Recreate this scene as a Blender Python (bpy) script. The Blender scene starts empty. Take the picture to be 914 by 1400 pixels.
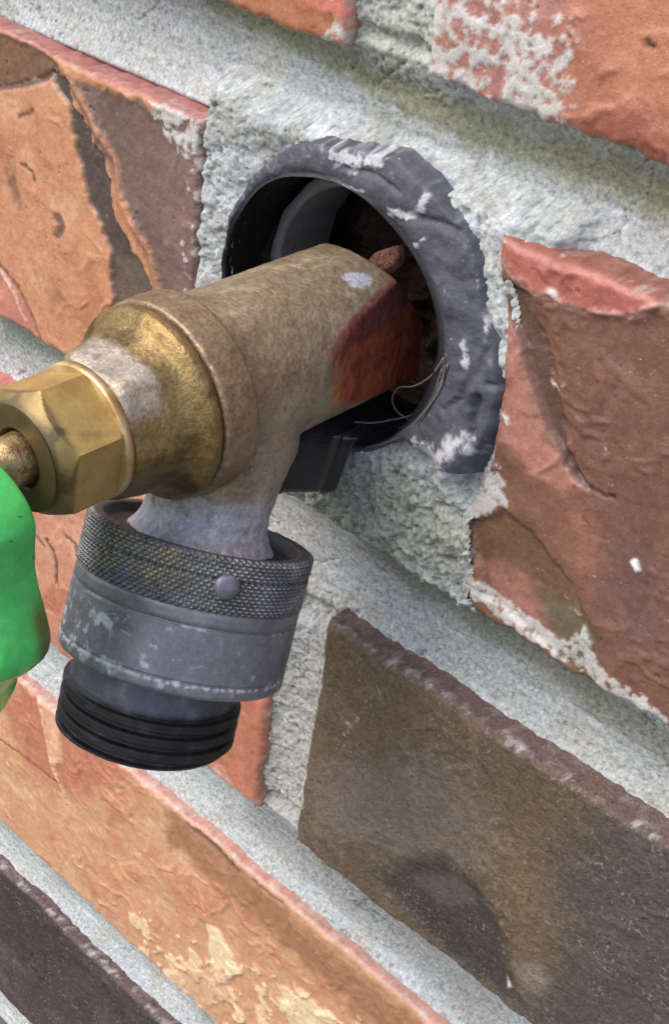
import bpy, bmesh, math, random
import numpy as np
from mathutils import Vector, Matrix

# ------------------------------------------------------------------ survey
# All design coordinates are (u, v, w): u along the wall, v up, w out of the wall.
# One design unit is 1.2 mm.
S = 0.0012
GROUND_V = -560.0
CAM_F = 1858.2                                   # focal length, photo pixels (914 x 1400)
CAM_R = np.array([[0.73043963, 0.11192157, -0.67374439],
                  [-0.44748182, 0.82367509, -0.34830931],
                  [0.51596314, 0.55590729, 0.65172780]])   # right, up, back
CAM_C = np.array([103.3535, -14.4675, 132.4470])

def W(p):                                        # design -> Blender world
    p = np.asarray(p, float)
    return np.stack([p[..., 0] * S, -p[..., 2] * S, (p[..., 1] - GROUND_V) * S], -1)

def on_wall(x, y, w=0.0):                        # survey of the photograph on the wall plane
    d = np.array([(x - 457.0) / CAM_F, -(y - 700.0) / CAM_F, -1.0]) @ CAM_R
    t = (w - CAM_C[2]) / d[2]
    return CAM_C + t * d

scene = bpy.context.scene
# ------------------------------------------------------------------ camera
cam_d = bpy.data.cameras.new('camera'); cam = bpy.data.objects.new('camera', cam_d)
scene.collection.objects.link(cam); scene.camera = cam
cam_d.sensor_fit = 'VERTICAL'; cam_d.sensor_height = 24.0; cam_d.lens = CAM_F / 1400.0 * 24.0
cam_d.clip_start = 0.005; cam_d.clip_end = 500.0
def axis(v): return Vector((v[0], -v[2], v[1]))
M = Matrix((axis(CAM_R[0]), axis(CAM_R[1]), axis(CAM_R[2]))).transposed().to_4x4()
M.translation = Vector(W(CAM_C)); cam.matrix_world = M

# ------------------------------------------------------------------ sky, sun, exposure
SUN_EL, SUN_AZ = math.radians(52), math.radians(205)   # compass azimuth, wall faces 180
world = bpy.data.worlds.new('World'); scene.world = world; world.use_nodes = True
nt = world.node_tree; nt.nodes.clear()
sky = nt.nodes.new('ShaderNodeTexSky'); sky.sky_type = 'NISHITA'; sky.sun_disc = False
sky.sun_elevation = SUN_EL; sky.sun_rotation = SUN_AZ
sky.dust_density = 3.0; sky.air_density = 1.0
bg = nt.nodes.new('ShaderNodeBackground'); bg.inputs['Strength'].default_value = 0.15
wo = nt.nodes.new('ShaderNodeOutputWorld')
nt.links.new(sky.outputs[0], bg.inputs[0]); nt.links.new(bg.outputs[0], wo.inputs[0])
sun_d = bpy.data.lights.new('sun', 'SUN'); sun_d.energy = 1.05; sun_d.angle = math.radians(40)
sun_d.color = (1.0, 0.95, 0.87)
sun = bpy.data.objects.new('sun', sun_d); scene.collection.objects.link(sun)
sd = Vector((math.sin(SUN_AZ) * math.cos(SUN_EL), math.cos(SUN_AZ) * math.cos(SUN_EL), math.sin(SUN_EL)))
sun.rotation_euler = sd.to_track_quat('Z', 'Y').to_euler(); sun.location = (0, -3, 4)
vs = scene.view_settings; vs.view_transform = 'Standard'; vs.look = 'None'; vs.exposure = 0.8; vs.gamma = 1.0
vs.use_curve_mapping = False
scene.render.resolution_x = 668; scene.render.resolution_y = 1024

# ------------------------------------------------------------------ numeric helpers
rng = np.random.default_rng(7); random.seed(7)
_perm = np.random.default_rng(11).permutation(256).astype(np.int64)
_perm = np.concatenate([_perm, _perm, _perm])
_ga = np.random.default_rng(12).uniform(0, 2 * np.pi, 256); _gx, _gy = np.cos(_ga), np.sin(_ga)

def perlin(x, y, seed=0):
    x = np.asarray(x, float) + seed * 17.31; y = np.asarray(y, float) + seed * 9.77
    xi = np.floor(x); yi = np.floor(y); fx = x - xi; fy = y - yi
    xi = xi.astype(np.int64) & 255; yi = yi.astype(np.int64) & 255
    sx = fx * fx * fx * (fx * (fx * 6 - 15) + 10); sy = fy * fy * fy * (fy * (fy * 6 - 15) + 10)
    def g(ix, iy, dx, dy):
        h = _perm[_perm[ix & 255] + (iy & 255)]
        return _gx[h] * dx + _gy[h] * dy
    a = g(xi, yi, fx, fy); b = g(xi + 1, yi, fx - 1, fy)
    c = g(xi, yi + 1, fx, fy - 1); d = g(xi + 1, yi + 1, fx - 1, fy - 1)
    return ((a + (b - a) * sx) * (1 - sy) + (c + (d - c) * sx) * sy) * 1.5

def fbm(x, y, size, octv=4, seed=0, gain=0.5):
    s = 0; amp = 1.0; fr = 1.0 / size; tot = 0
    for o in range(octv):
        s = s + amp * perlin(x * fr, y * fr, seed + o * 3.1); tot += amp; amp *= gain; fr *= 2.03
    return s / tot

def ridged(x, y, size, octv=3, seed=0):
    s = 0; amp = 1.0; fr = 1.0 / size; tot = 0
    for o in range(octv):
        s = s + amp * (1 - np.abs(perlin(x * fr, y * fr, seed + o * 5.3)) * 2); tot += amp; amp *= .5; fr *= 2.1
    return s / tot

def sstep(a, b, x):
    t = np.clip((x - a) / (b - a), 0, 1); return t * t * (3 - 2 * t)

def lin(c):
    c = np.array(c, float) / 255.0
    return np.where(c <= 0.04045, c / 12.92, ((c + 0.055) / 1.055) ** 2.4)

def seg_dist(u, v, pts):
    best = np.full(u.shape, 1e9)
    for (ax, ay), (bx, by) in zip(pts[:-1], pts[1:]):
        dx, dy = bx - ax, by - ay; L = dx * dx + dy * dy + 1e-9
        t = np.clip(((u - ax) * dx + (v - ay) * dy) / L, 0, 1)
        best = np.minimum(best, (u - ax - t * dx) ** 2 + (v - ay - t * dy) ** 2)
    return np.sqrt(best)

def poly_sd(u, v, pts):                          # signed distance, positive inside
    P = list(pts) + [pts[0]]
    d = seg_dist(u, v, P); ins = np.zeros(u.shape, bool)
    for (ax, ay), (bx, by) in zip(P[:-1], P[1:]):
        c = ((ay > v) != (by > v))
        with np.errstate(divide='ignore', invalid='ignore'):
            xx = (bx - ax) * (v - ay) / (by - ay + 1e-12) + ax
        ins ^= c & (u < xx)
    return np.where(ins, d, -d)

def clay(c, k=.28):
    l = lin(c); y = l @ np.array([.3, .55, .15]); return l * (1 - k) + y * k

def uvp(px, w=0.): return [tuple(on_wall(x, y, w)[:2]) for x, y in px]

# ------------------------------------------------------------------ object helpers
COL = scene.collection
def tag(o, label=None, cat=None, group=None, kind=None):
    if label: o['label'] = label
    if cat: o['category'] = cat
    if group: o['group'] = group
    if kind: o['kind'] = kind
    return o

def thing(name, at, label, cat, group=None):
    o = bpy.data.objects.new(name, None); COL.objects.link(o)
    o.location = Vector(W(at)); o.empty_display_size = 0.01
    return tag(o, label, cat, group)

def origin_of(o):
    L = Vector((0, 0, 0))
    while o is not None: L = L + o.location; o = o.parent
    return np.array(L)

def mesh_obj(name, verts_world, faces, mat, parent=None, col=None, at=None, smooth=True):
    """verts in Blender world metres; one mesh object."""
    vw = np.asarray(verts_world, float)
    org = origin_of(parent) if parent is not None else (np.asarray(W(at)) if at is not None else np.zeros(3))
    me = bpy.data.meshes.new(name)
    if isinstance(faces, np.ndarray):
        n = len(faces); k = faces.shape[1]
        me.vertices.add(len(vw)); me.vertices.foreach_set('co', (vw - org).ravel())
        me.loops.add(n * k); me.loops.foreach_set('vertex_index', faces.ravel().astype(np.int32))
        me.polygons.add(n); me.polygons.foreach_set('loop_start', np.arange(0, n * k, k, dtype=np.int32))
        me.update(calc_edges=True)
    else:
        me.from_pydata([tuple(v) for v in (vw - org)], [], faces); me.update()
    me.polygons.foreach_set('use_smooth', [smooth] * len(me.polygons))
    if col is not None:
        a = me.color_attributes.new('Col', 'FLOAT_COLOR', 'POINT')
        c = np.ones((len(vw), 4)); c[:, :col.shape[-1]] = col.reshape(-1, col.shape[-1]); a.data.foreach_set('color', c.ravel())
    me.validate(); me.update()
    o = bpy.data.objects.new(name, me); COL.objects.link(o)
    if parent is not None: o.parent = parent
    elif at is not None: o.location = Vector(org)
    if mat: me.materials.append(mat)
    return o

def grid_faces(ny, nx, wrap=False, flip=False):
    i = np.arange(ny - 1)[:, None]; j = np.arange(nx if wrap else nx - 1)[None, :]
    j2 = (j + 1) % nx
    f = np.stack([i * nx + j + 0 * i, i * nx + j2 + 0 * i, (i + 1) * nx + j2, (i + 1) * nx + j + 0 * i], -1).reshape(-1, 4)
    return f[:, ::-1].copy() if flip else f

def compact(verts, faces, col):
    used = np.zeros(len(verts), bool); used[faces.ravel()] = True
    idx = np.cumsum(used) - 1
    return verts[used], idx[faces], col[used]

# ------------------------------------------------------------------ materials
def new_mat(name):
    m = bpy.data.materials.new(name); m.use_nodes = True
    t = m.node_tree; b = t.nodes['Principled BSDF']
    return m, t, b
def N(t, ty, **kw):
    n = t.nodes.new(ty)
    for k, v in kw.items():
        if k in n.inputs: n.inputs[k].default_value = v
        else: setattr(n, k, v)
    return n
def noise(t, vec, scale, detail=4, rough=0.6):
    n = N(t, 'ShaderNodeTexNoise'); n.inputs['Scale'].default_value = scale
    n.inputs['Detail'].default_value = detail; n.inputs['Roughness'].default_value = rough
    t.links.new(vec, n.inputs['Vector']); return n.outputs['Fac']
def ramp(t, fac, stops):
    r = N(t, 'ShaderNodeValToRGB'); e = r.color_ramp.elements
    while len(e) < len(stops): e.new(0.5)
    for k, (p, c) in enumerate(stops):
        e[k].position = p; e[k].color = (*c, 1) if not np.isscalar(c) else (c, c, c, 1)
    t.links.new(fac, r.inputs[0]); return r.outputs[0]
def mixc(t, blend, fac, a, b):
    m = N(t, 'ShaderNodeMix', data_type='RGBA', blend_type=blend)
    if np.isscalar(fac): m.inputs[0].default_value = fac
    else: t.links.new(fac, m.inputs[0])
    for s, x in ((6, a), (7, b)):
        if isinstance(x, (tuple, list)): m.inputs[s].default_value = (*x, 1)
        else: t.links.new(x, m.inputs[s])
    return m.outputs[2]
def bump(t, h, strength, dist, prev=None):
    b = N(t, 'ShaderNodeBump'); b.inputs['Strength'].default_value = strength; b.inputs['Distance'].default_value = dist
    t.links.new(h, b.inputs['Height'])
    if prev is not None: t.links.new(prev, b.inputs['Normal'])
    return b.outputs[0]

def surface_mat(name, grain=0.35, fine=2600., coarse=700., rough=(0.55, 0.85), bump_mm=0.12, metallic=0.0,
                spec=0.5, speck=None, metal_from_alpha=False):
    """Colour from the mesh attribute Col, broken up by fine grain; relief by bump."""
    m, t, b = new_mat(name)
    at = N(t, 'ShaderNodeAttribute', attribute_name='Col'); tc = N(t, 'ShaderNodeTexCoord'); v = tc.outputs['Object']
    g1 = noise(t, v, fine, 3, .7); g2 = noise(t, v, coarse, 5, .65)
    lo, hi = 1 - grain, 1 + grain
    c = mixc(t, 'MULTIPLY', 1.0, at.outputs['Color'], ramp(t, g1, [(.25, lo), (.5, 1.0), (.75, hi)]))
    c = mixc(t, 'MULTIPLY', 1.0, c, ramp(t, g2, [(.28, 1 - grain * .7), (.5, 1.0), (.72, 1 + grain * .6)]))
    if speck:
        k = ramp(t, noise(t, v, speck[0], 2, .5), [(speck[1], 0.0), (speck[1] + .07, speck[3])])
        k2 = ramp(t, noise(t, v, speck[0] * .12, 3), [(.42, 0.0), (.62, 1.0)])
        c = mixc(t, 'MIX', mixc(t, 'MULTIPLY', 1.0, k, k2), c, speck[2])
    t.links.new(c, b.inputs['Base Color'])
    t.links.new(ramp(t, g2, [(.3, rough[0]), (.7, rough[1])]), b.inputs['Roughness'])
    b.inputs['Metallic'].default_value = metallic; b.inputs['Specular IOR Level'].default_value = spec
    if metal_from_alpha: t.links.new(at.outputs['Alpha'], b.inputs['Metallic'])
    n = bump(t, g2, 1.0, bump_mm * .001 * 2); n = bump(t, g1, 1.0, bump_mm * .001, n)
    t.links.new(n, b.inputs['Normal'])
    return m

M_BRICK = surface_mat('fired_clay', grain=.2, fine=2300, coarse=620, rough=(.26, .50), bump_mm=.075, spec=.5, speck=(1300., .70, (.50, .44, .38), .8))
M_BRICK_SANDY = surface_mat('sandy_fired_clay', grain=.38, fine=1900, coarse=700, rough=(.5, .8), bump_mm=.22, spec=.45,
                            speck=(1250., .58, (.28, .25, .22), .6))
M_MORTAR = surface_mat('lime_mortar', grain=.27, fine=1900, coarse=760, rough=(.75, .98), bump_mm=.12, spec=.25, speck=(1150., .64, (.14, .14, .13), .6))
M_SEAL = surface_mat('weathered_sealant', grain=.22, fine=2200, coarse=500, rough=(.5, .75), bump_mm=.1, spec=.4,
                     speck=(1000., .68, (.40, .41, .44), .8))
M_CAV = surface_mat('cavity_rubble', grain=.5, fine=1500, coarse=500, rough=(.8, 1.), bump_mm=.5, spec=.2)
M_CAST = surface_mat('sand_cast_brass', grain=.36, fine=1700, coarse=600, rough=(.30, .52), bump_mm=.11, metal_from_alpha=True)
M_NUT = surface_mat('machined_brass', grain=.12, fine=1500, coarse=330, rough=(.34, .5), bump_mm=.03, metal_from_alpha=True)
M_GUN = surface_mat('worn_gunmetal', grain=.2, fine=1800, coarse=420, rough=(.34, .56), bump_mm=.05, metal_from_alpha=True)
M_PLAS = surface_mat('black_plastic', grain=.2, fine=1300, coarse=300, rough=(.12, .28), bump_mm=.03)
M_PAINT = surface_mat('green_gloss_paint', grain=.1, fine=900, coarse=260, rough=(.16, .3), bump_mm=.05)
M_ROOT = surface_mat('dry_root', grain=.3, rough=(.6, .8))

# ------------------------------------------------------------------ the wall
wall = thing('brick_wall', (0, GROUND_V, -10), 'weathered wall of orange, red and dark bricks with pale mortar joints', 'wall')
PITCH = 68.0
HOLE = (-8.3, -97.0); HOLE_R = 20.0

# brick: outline edges (polylines in u/v offsets), colours and surface features surveyed from the photograph
def fpoly(px, col=None, dz=0., soft=.8, rag=.8, amt=1., thr=None): return dict(k='p', pts=uvp(px), col=col, dz=dz, soft=soft, rag=rag, amt=amt, thr=thr)
def ffilm(px, thr=.1, col=(192, 191, 186), size=1.7, reach=6., amt=.9, dz=.16): return dict(k='f', pts=uvp(px), col=col, dz=dz, thr=thr, size=size, reach=reach, amt=amt)
def fline(px, w=.5, col=None, dz=0., amt=1., brk=0.): return dict(k='l', pts=uvp(px), col=col, dz=dz, w=w, amt=amt, brk=brk)

BR = {}
BR['AL'] = dict(box=(-150, -35.2, -129.8, -77.9), mat=M_BRICK, base=(196, 132, 86), v1=(180, 114, 72), v2=(208, 154, 112), side=(166, 106, 98),
  feat=[
  fpoly([(-60, 360), (10, 375), (40, 430), (60, 480), (-60, 500)], (196, 122, 98), -.2, 1, .6),
  fpoly([(88, 108), (130, 118), (230, 155), (340, 170), (310, 440), (215, 450), (207, 380), (180, 310), (150, 235), (112, 160)], (114, 90, 80), -.4, .9, .7),
  fpoly([(190, 170), (290, 190), (280, 300), (262, 420), (225, 400), (215, 300)], (126, 96, 88), -.2, 3, 2.),
  fpoly([(64, 98), (90, 104), (103, 148), (121, 183), (141, 218), (151, 250), (152, 282), (162, 312), (186, 350), (204, 386), (212, 460), (160, 460), (154, 410), (150, 350), (138, 312), (126, 290), (112, 250), (104, 200), (93, 152)], (84, 69, 61), -.9, .45, .7),
  fpoly([(150, 345), (186, 352), (204, 390), (206, 450), (160, 450)], (104, 88, 74), 0, 1.2, 1.2, .8),
  fline([(86, 96), (106, 126), (131, 176), (155, 216), (163, 262), (178, 302), (202, 346), (212, 386), (219, 424)], .75, (178, 120, 76), .5),
  ffilm([(205, 138), (350, 150), (300, 215), (268, 232), (225, 190)], .12, reach=3.5), ffilm([(250, 215), (290, 215), (270, 420), (245, 420), (238, 300)], .5, reach=4.),
  fpoly([(-60, 34), (45, 60), (78, 92), (58, 112), (0, 122), (-60, 128)], (124, 88, 62), -.9, .6, .5),
  fline([(-40, 126), (0, 121), (50, 112), (80, 98)], .5, (92, 62, 44), -.5),
  fpoly([(62, 284), (80, 294), (90, 312), (80, 328), (74, 322), (80, 308)], (100, 74, 62), -.35, .5, .7, .85),
  fpoly([(12, 240), (22, 236), (26, 282), (16, 280)], (128, 92, 72), -.2, 1.2, 1.2, .8),
  fline([(30, 226), (42, 236), (45, 248)], .35, (120, 80, 62), -.5), fline([(25, 160), (45, 152)], .5, (120, 90, 76), -.4),
  fline([(0, 368), (22, 392), (40, 430), (55, 470)], .8, (150, 96, 76), -.8),
  fline([(0, 372), (18, 400), (34, 440)], .4, (220, 170, 150), .3),
  fpoly([(64, 400), (84, 392), (92, 414), (72, 424)], (150, 98, 72), -.1, 1.5, 1.2, .7)])
BR['AR'] = dict(box=(18.2, 190, -129.8, -75.4), mat=M_BRICK, base=(130, 86, 64), v1=(112, 76, 58), v2=(148, 100, 76), side=(138, 86, 72),
  left=[(-75, 18.0), (-79, 18.3), (-85, 21.0), (-95, 23.6), (-106, 24.3), (-112, 22.5), (-116, 20.5), (-121, 22.0), (-130, 23.2)],
  feat=[
  fpoly([(790, 430), (914, 440), (1000, 470), (1000, 1000), (880, 960), (820, 800), (790, 690), (780, 560)], (122, 80, 64), -.2, 5, 4),
  fpoly([(840, 720), (880, 760), (900, 860), (850, 880), (830, 800)], (108, 82, 78), 0, 4, 3, .7),
  fpoly([(676, 292), (914, 385), (1000, 410), (1000, 395), (914, 414), (860, 431), (800, 424), (740, 400), (704, 380), (684, 345)], (170, 90, 72), .8, .5, .5),
  fline([(684, 350), (700, 376), (738, 401), (800, 425), (860, 431), (914, 413), (1000, 390)], .45, (196, 140, 124), .35),
  fpoly([(688, 440), (704, 450), (722, 520), (745, 590), (792, 662), (770, 684), (722, 645), (684, 600), (692, 520)], (178, 114, 96), .4, 1.4, 1.),
  fpoly([(690, 385), (716, 402), (746, 470), (766, 560), (776, 618), (802, 668), (784, 652), (748, 590), (724, 515), (706, 450), (690, 420)], (98, 68, 54), -1.2, .5, .4),
  fpoly([(716, 400), (748, 440), (778, 540), (792, 640), (776, 618), (764, 560), (746, 470)], (122, 82, 60), -.5, .8, .5),
  fline([(772, 634), (800, 666), (838, 682)], .3, (70, 46, 38), -.6),
  fpoly([(640, 712), (690, 702), (742, 745), (778, 800), (812, 870), (812, 950), (740, 880), (660, 812)], (116, 84, 56), -.9, .6, .6),
  fpoly([(655, 775), (710, 785), (745, 840), (760, 880), (690, 845)], (158, 104, 86), .1, 2, 1.5),
  fpoly([(730, 810), (790, 830), (815, 935), (760, 890)], (112, 104, 80), .1, 1.5, 1.5, .8),
  fline([(762, 815), (795, 850), (808, 900), (816, 945)], .35, (176, 170, 148), .3, .9, .35),
  fpoly([(858, 768), (868, 764), (875, 782), (866, 786)], (236, 234, 228), .35, .25, .3),
  fline([(745, 505), (750, 520), (762, 528)], .55, (214, 206, 200), .25, .9, .5), fline([(756, 512), (770, 530)], .4, (206, 198, 190), .2, .9, .5),
  fline([(690, 570), (696, 578)], .4, (226, 214, 200), .2), fline([(756, 398), (764, 402)], .5, (222, 208, 200), .3),
  fpoly([(770, 700), (800, 690), (820, 760), (790, 790)], (156, 100, 78), 0, 3, 2, .7),
  ffilm([(640, 600), (684, 640), (694, 690), (640, 716), (644, 775), (652, 815), (600, 800), (560, 640)], .0, reach=2.2),
  ffilm([(640, 812), (700, 860), (800, 930), (914, 1000), (914, 980), (820, 912), (795, 862), (770, 878), (700, 830), (650, 790)], .08, reach=1.6),
  ffilm([(662, 300), (690, 310), (684, 360), (690, 420), (672, 420)], .12, reach=2.)])
BR['BR'] = dict(box=(-0.6, 165, -197.8, -147.6), mat=M_BRICK_SANDY, base=(106, 87, 63), v1=(90, 75, 58), v2=(124, 104, 78), side=(104, 82, 77),
  feat=[
  fpoly([(730, 1190), (800, 1120), (914, 1060), (1100, 1150), (1100, 1600), (690, 1500), (700, 1360), (755, 1320), (765, 1260)], (82, 73, 67), -.3, 8, 5),
  fpoly([(430, 820), (560, 880), (660, 1000), (640, 1020), (540, 1030), (430, 1040)], (112, 90, 62), 0, 4, 3),
  fpoly([(430, 1060), (560, 1030), (650, 1060), (700, 1180), (640, 1190), (560, 1178), (430, 1140)], (122, 106, 90), .2, 3, 3, .85),
  fpoly([(650, 1080), (760, 1060), (790, 1130), (720, 1170)], (102, 80, 54), 0, 6, 2, .7),
  fpoly([(662, 1140), (720, 1148), (752, 1230), (752, 1320), (722, 1350), (700, 1290), (680, 1210)], (118, 92, 62), 1.0, 4.5, 2.0, .8),
  fpoly([(515, 1205), (560, 1180), (604, 1176), (650, 1210), (688, 1285), (704, 1370), (650, 1345), (575, 1272)], (72, 62, 55), -.8, 2.2, 1.2),
  fpoly([(560, 1200), (620, 1195), (650, 1240), (600, 1240)], (96, 84, 78), .2, 1.5, 1),
  fpoly([(700, 1320), (740, 1310), (750, 1355), (715, 1360)], (136, 122, 106), .2, 1.5, 1, .8),
  fline([(470, 1003), (482, 985), (497, 965), (516, 945)], .5, (206, 198, 180), .2, .95, .45), fline([(488, 980), (512, 960)], .35, (196, 188, 170), .15, .9, .5),
  fline([(500, 862), (560, 905), (640, 960), (720, 1010), (800, 1050), (914, 1140), (980, 1190)], .35, (176, 160, 146), .2, .8, .55),
  fpoly([(690, 1340), (697, 1352), (690, 1354)], (222, 214, 204), .2, .3, .2)])
BR['BL'] = dict(box=(-178, -10.4, -197.8, -146.0), mat=M_BRICK, base=(196, 132, 98), v1=(180, 108, 80), v2=(216, 158, 128), side=(192, 120, 110),
  feat=[fpoly([(300, 950), (370, 950), (360, 1090), (330, 1090), (290, 1040)], (188, 112, 82), .2, 1.5, 2),
  fline([(62, 740), (72, 755), (78, 780), (76, 796)], .45, (96, 62, 50), -.6), fline([(50, 735), (60, 748)], .4, (110, 70, 56), -.5),
  fline([(90, 735), (100, 745), (104, 760)], .4, (112, 74, 58), -.5), fline([(76, 790), (82, 805)], .3, (120, 80, 62), -.4)])
BR['C'] = dict(box=(-118, 52, -265.8, -214.4), mat=M_BRICK, base=(204, 146, 98), v1=(198, 128, 86), v2=(220, 172, 126), side=(188, 140, 128),
  feat=[
  fpoly([(230, 1100), (330, 1190), (430, 1280), (640, 1450), (560, 1450), (430, 1330), (330, 1240), (230, 1150)], (166, 112, 72), 0, 2.5, 2),
  fpoly([(0, 960), (60, 900), (120, 970), (180, 1060), (110, 1090), (40, 1050)], (186, 104, 76), .1, 3, 2, .8),
  fpoly([(45, 925), (58, 930), (82, 985), (88, 1040), (74, 1055), (66, 1010)], (218, 160, 116), .5, .7, .5),
  fline([(40, 915), (62, 980), (72, 1040), (90, 1090)], .4, (228, 176, 136), .4, .9),
  fpoly([(176, 1240), (240, 1290), (310, 1320), (390, 1340), (480, 1400), (640, 1480), (400, 1480), (250, 1400), (190, 1310)], (222, 186, 132), .35, .35, 3.2, 1., .06),
  fpoly([(285, 1262), (300, 1270), (330, 1330), (300, 1345), (286, 1300)], (230, 200, 152), .45, .35, .8),
  fpoly([(235, 1330), (310, 1320), (318, 1360), (270, 1385)], (216, 168, 122), .3, .4, 1),
  fpoly([(380, 1350), (430, 1365), (470, 1400), (400, 1420)], (228, 196, 146), .4, .4, 1),
  fline([(260, 1130), (300, 1165), (325, 1190)], .8, (96, 70, 56), -.7, .8), fline([(0, 1010), (40, 1040), (80, 1070)], .35, (150, 82, 62), -.3),
  fline([(345, 1205), (385, 1235)], .5, (130, 90, 66), -.4, .8)])
BR['D'] = dict(box=(-125, 42, -333.8, -282.6), mat=M_BRICK_SANDY, base=(74, 60, 58), v1=(60, 50, 50), v2=(96, 78, 74), side=(96, 74, 72), feat=[
  fpoly([(0, 1200), (60, 1240), (120, 1330), (60, 1340), (0, 1280)], (64, 52, 52), -.3, 3, 2)])
BR['OL'] = dict(box=(-165, -10.2, -61.4, -8), mat=M_BRICK, base=(168, 104, 66), v1=(146, 88, 54), v2=(196, 122, 90), side=(140, 86, 60),
  feat=[ffilm([(440, -40), (520, -40), (500, 60), (430, 70), (455, 30)], .12, reach=3.), fpoly([(380, -20), (470, -20), (475, 30), (420, 10)], (200, 112, 88), .3, 1, 1)])
BR['OR'] = dict(box=(3.0, 160, -61.2, -8), mat=M_BRICK, base=(188, 118, 84), v1=(170, 102, 74), v2=(204, 138, 106), side=(150, 86, 64),
  feat=[fpoly([(560, -20), (780, -20), (770, 170), (700, 180), (600, 110)], (164, 108, 96), -.1, 4, 3),
  ffilm([(540, -40), (640, -40), (680, 60), (690, 150), (640, 150), (560, 110)], .16, reach=7.), ffilm([(660, -10), (720, 0), (765, 30), (782, 90), (774, 175), (700, 176), (640, 140), (690, 90)], .10, reach=7.),
  ffilm([(580, 90), (700, 160), (780, 200), (700, 185), (560, 112)], .0, reach=3.),
  fline([(870, 200), (914, 225), (960, 235)], .7, (110, 60, 48), -.6), fline([(880, 60), (890, 66)], .4, (90, 50, 40), -.6),
  fpoly([(790, 150), (900, 150), (960, 215), (800, 205)], (150, 84, 62), 0, 2, 2)])
SEED = {k: i * 7 + 3 for i, k in enumerate(BR)}

def brick_surface(key, u, v):
    """relief above the wall face and albedo of a brick at wall points u, v"""
    B = BR[key]; sd = SEED[key]; kd = {'AL': .18, 'C': .2, 'OL': .15, 'BL': .16, 'OR': .16}.get(key, .2)
    wu = u + 3 * fbm(u, v, 9, 2, sd + 40); wv = v + 3 * fbm(u, v, 9, 2, sd + 50)
    n1 = fbm(wu, wv, 22, 4, sd); n2 = fbm(wu, wv, 7, 4, sd + 9); n3 = fbm(u, v, 1.6, 3, sd + 21)
    z = .5 * n1 + .26 * n2 + .05 * n3
    # drag marks and folds of the pressed clay
    rd = ridged(wu * .8 + wv * .35, wv * 1.2 - wu * .5, 10, 3, sd + 31)
    z = z + .30 * sstep(.55, .95, rd) * sstep(-.1, .3, n1)
    pits = sstep(.40, .62, fbm(u, v, 1.1, 2, sd + 60)) * sstep(-.1, .35, n2)
    z = z - .26 * pits
    b, a1, a2 = clay(B['base'], kd), clay(B['v1'], kd), clay(B['v2'], kd)
    m1 = sstep(.02, .38, n1 * .6 + n2 * .6)[..., None]; m2 = sstep(.05, .42, -n1 * .5 - n2 * .4 + .25 * n3)[..., None]
    c = b * (1 - m1) + a1 * m1; c = c * (1 - m2) + a2 * m2
    if key == 'C':
        fl = sstep(.55, .9, ridged(wu * .55 - wv * .2, wv * .8 + wu * .5, 7, 2, sd + 71)) * sstep(-.15, .3, n2)
        z = z + .16 * fl; c = c * (1 - .45 * fl[..., None]) + lin((226, 176, 134)) * .45 * fl[..., None]
    rag = fbm(u, v, 3.2, 4, sd + 80); rag2 = fbm(u, v, 1.2, 3, sd + 90)
    for f in B['feat']:
        pu = [q[0] for q in f['pts']]; pv = [q[1] for q in f['pts']]; mg = 12
        sel = (u > min(pu) - mg) & (u < max(pu) + mg) & (v > min(pv) - mg) & (v < max(pv) + mg)
        if not sel.any(): continue
        us, vs_ = u[sel], v[sel]
        if f['k'] == 'f':                        # thin film of mortar dragged over the face
            d = poly_sd(us, vs_, f['pts']); fn = fbm(us, vs_, f['size'], 5, sd + 101, .6) + .3 * fbm(us, vs_, f['size'] * 4, 2, sd + 105)
            mk = sstep(f['thr'] - .12, f['thr'] + .22, fn + np.clip(d / f['reach'], -1.5, .3))
        elif f['k'] == 'p':
            d = poly_sd(us, vs_, f['pts']) + f['rag'] * (rag[sel] * 1.7 + .22 * rag2[sel])
            mk = sstep(-f['soft'], f['soft'], d)
            if f['thr'] is not None: mk = mk * sstep(f['thr'] - .03, f['thr'] + .06, n2[sel] + .5 * rag[sel])
        else:
            d = seg_dist(us + .9 * rag[sel], vs_ + .9 * rag2[sel] * .6 + .5 * n2[sel], f['pts']) + .5 * f['w'] * rag2[sel]
            mk = np.exp(-(d / f['w']) ** 2)
            if f['brk']: mk = mk * sstep(-.05, .25, rag2[sel] + .35 - f['brk'])
        z[sel] += f['dz'] * mk * (.5 if f['k'] == 'l' and f['dz'] < 0 else .75)
        if f['col'] is not None:
            k = (mk * f['amt'])[:, None]; c[sel] = c[sel] * (1 - k) + (lin(f['col']) if f['k'] == 'f' else clay(f['col'], kd)) * k * (1 + .22 * n2[sel] + .16 * rag2[sel])[:, None]
    c = c * (1 - .35 * pits[..., None])
    return z, np.clip(c, .004, .95)

VIEW_U = (-98, 76)
def axis_samples(a, b, fine, coarse, lo, hi):
    out = [a]; x = a
    while x < b:
        st = fine if lo <= x <= hi else coarse
        if x < lo: st = min(st, max(lo - x, fine))
        x += st; out.append(min(x, b))
    if len(out) > 1 and out[-1] - out[-2] < 1e-6: out.pop()
    return np.array(out)

def edge_noise(t, seed, amp): return amp * (fbm(t, 0 * t + seed * 3.7, 14, 2, seed) + .5 * fbm(t, 0 * t, 3.0, 3, seed + 5) * 1.4)

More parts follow.
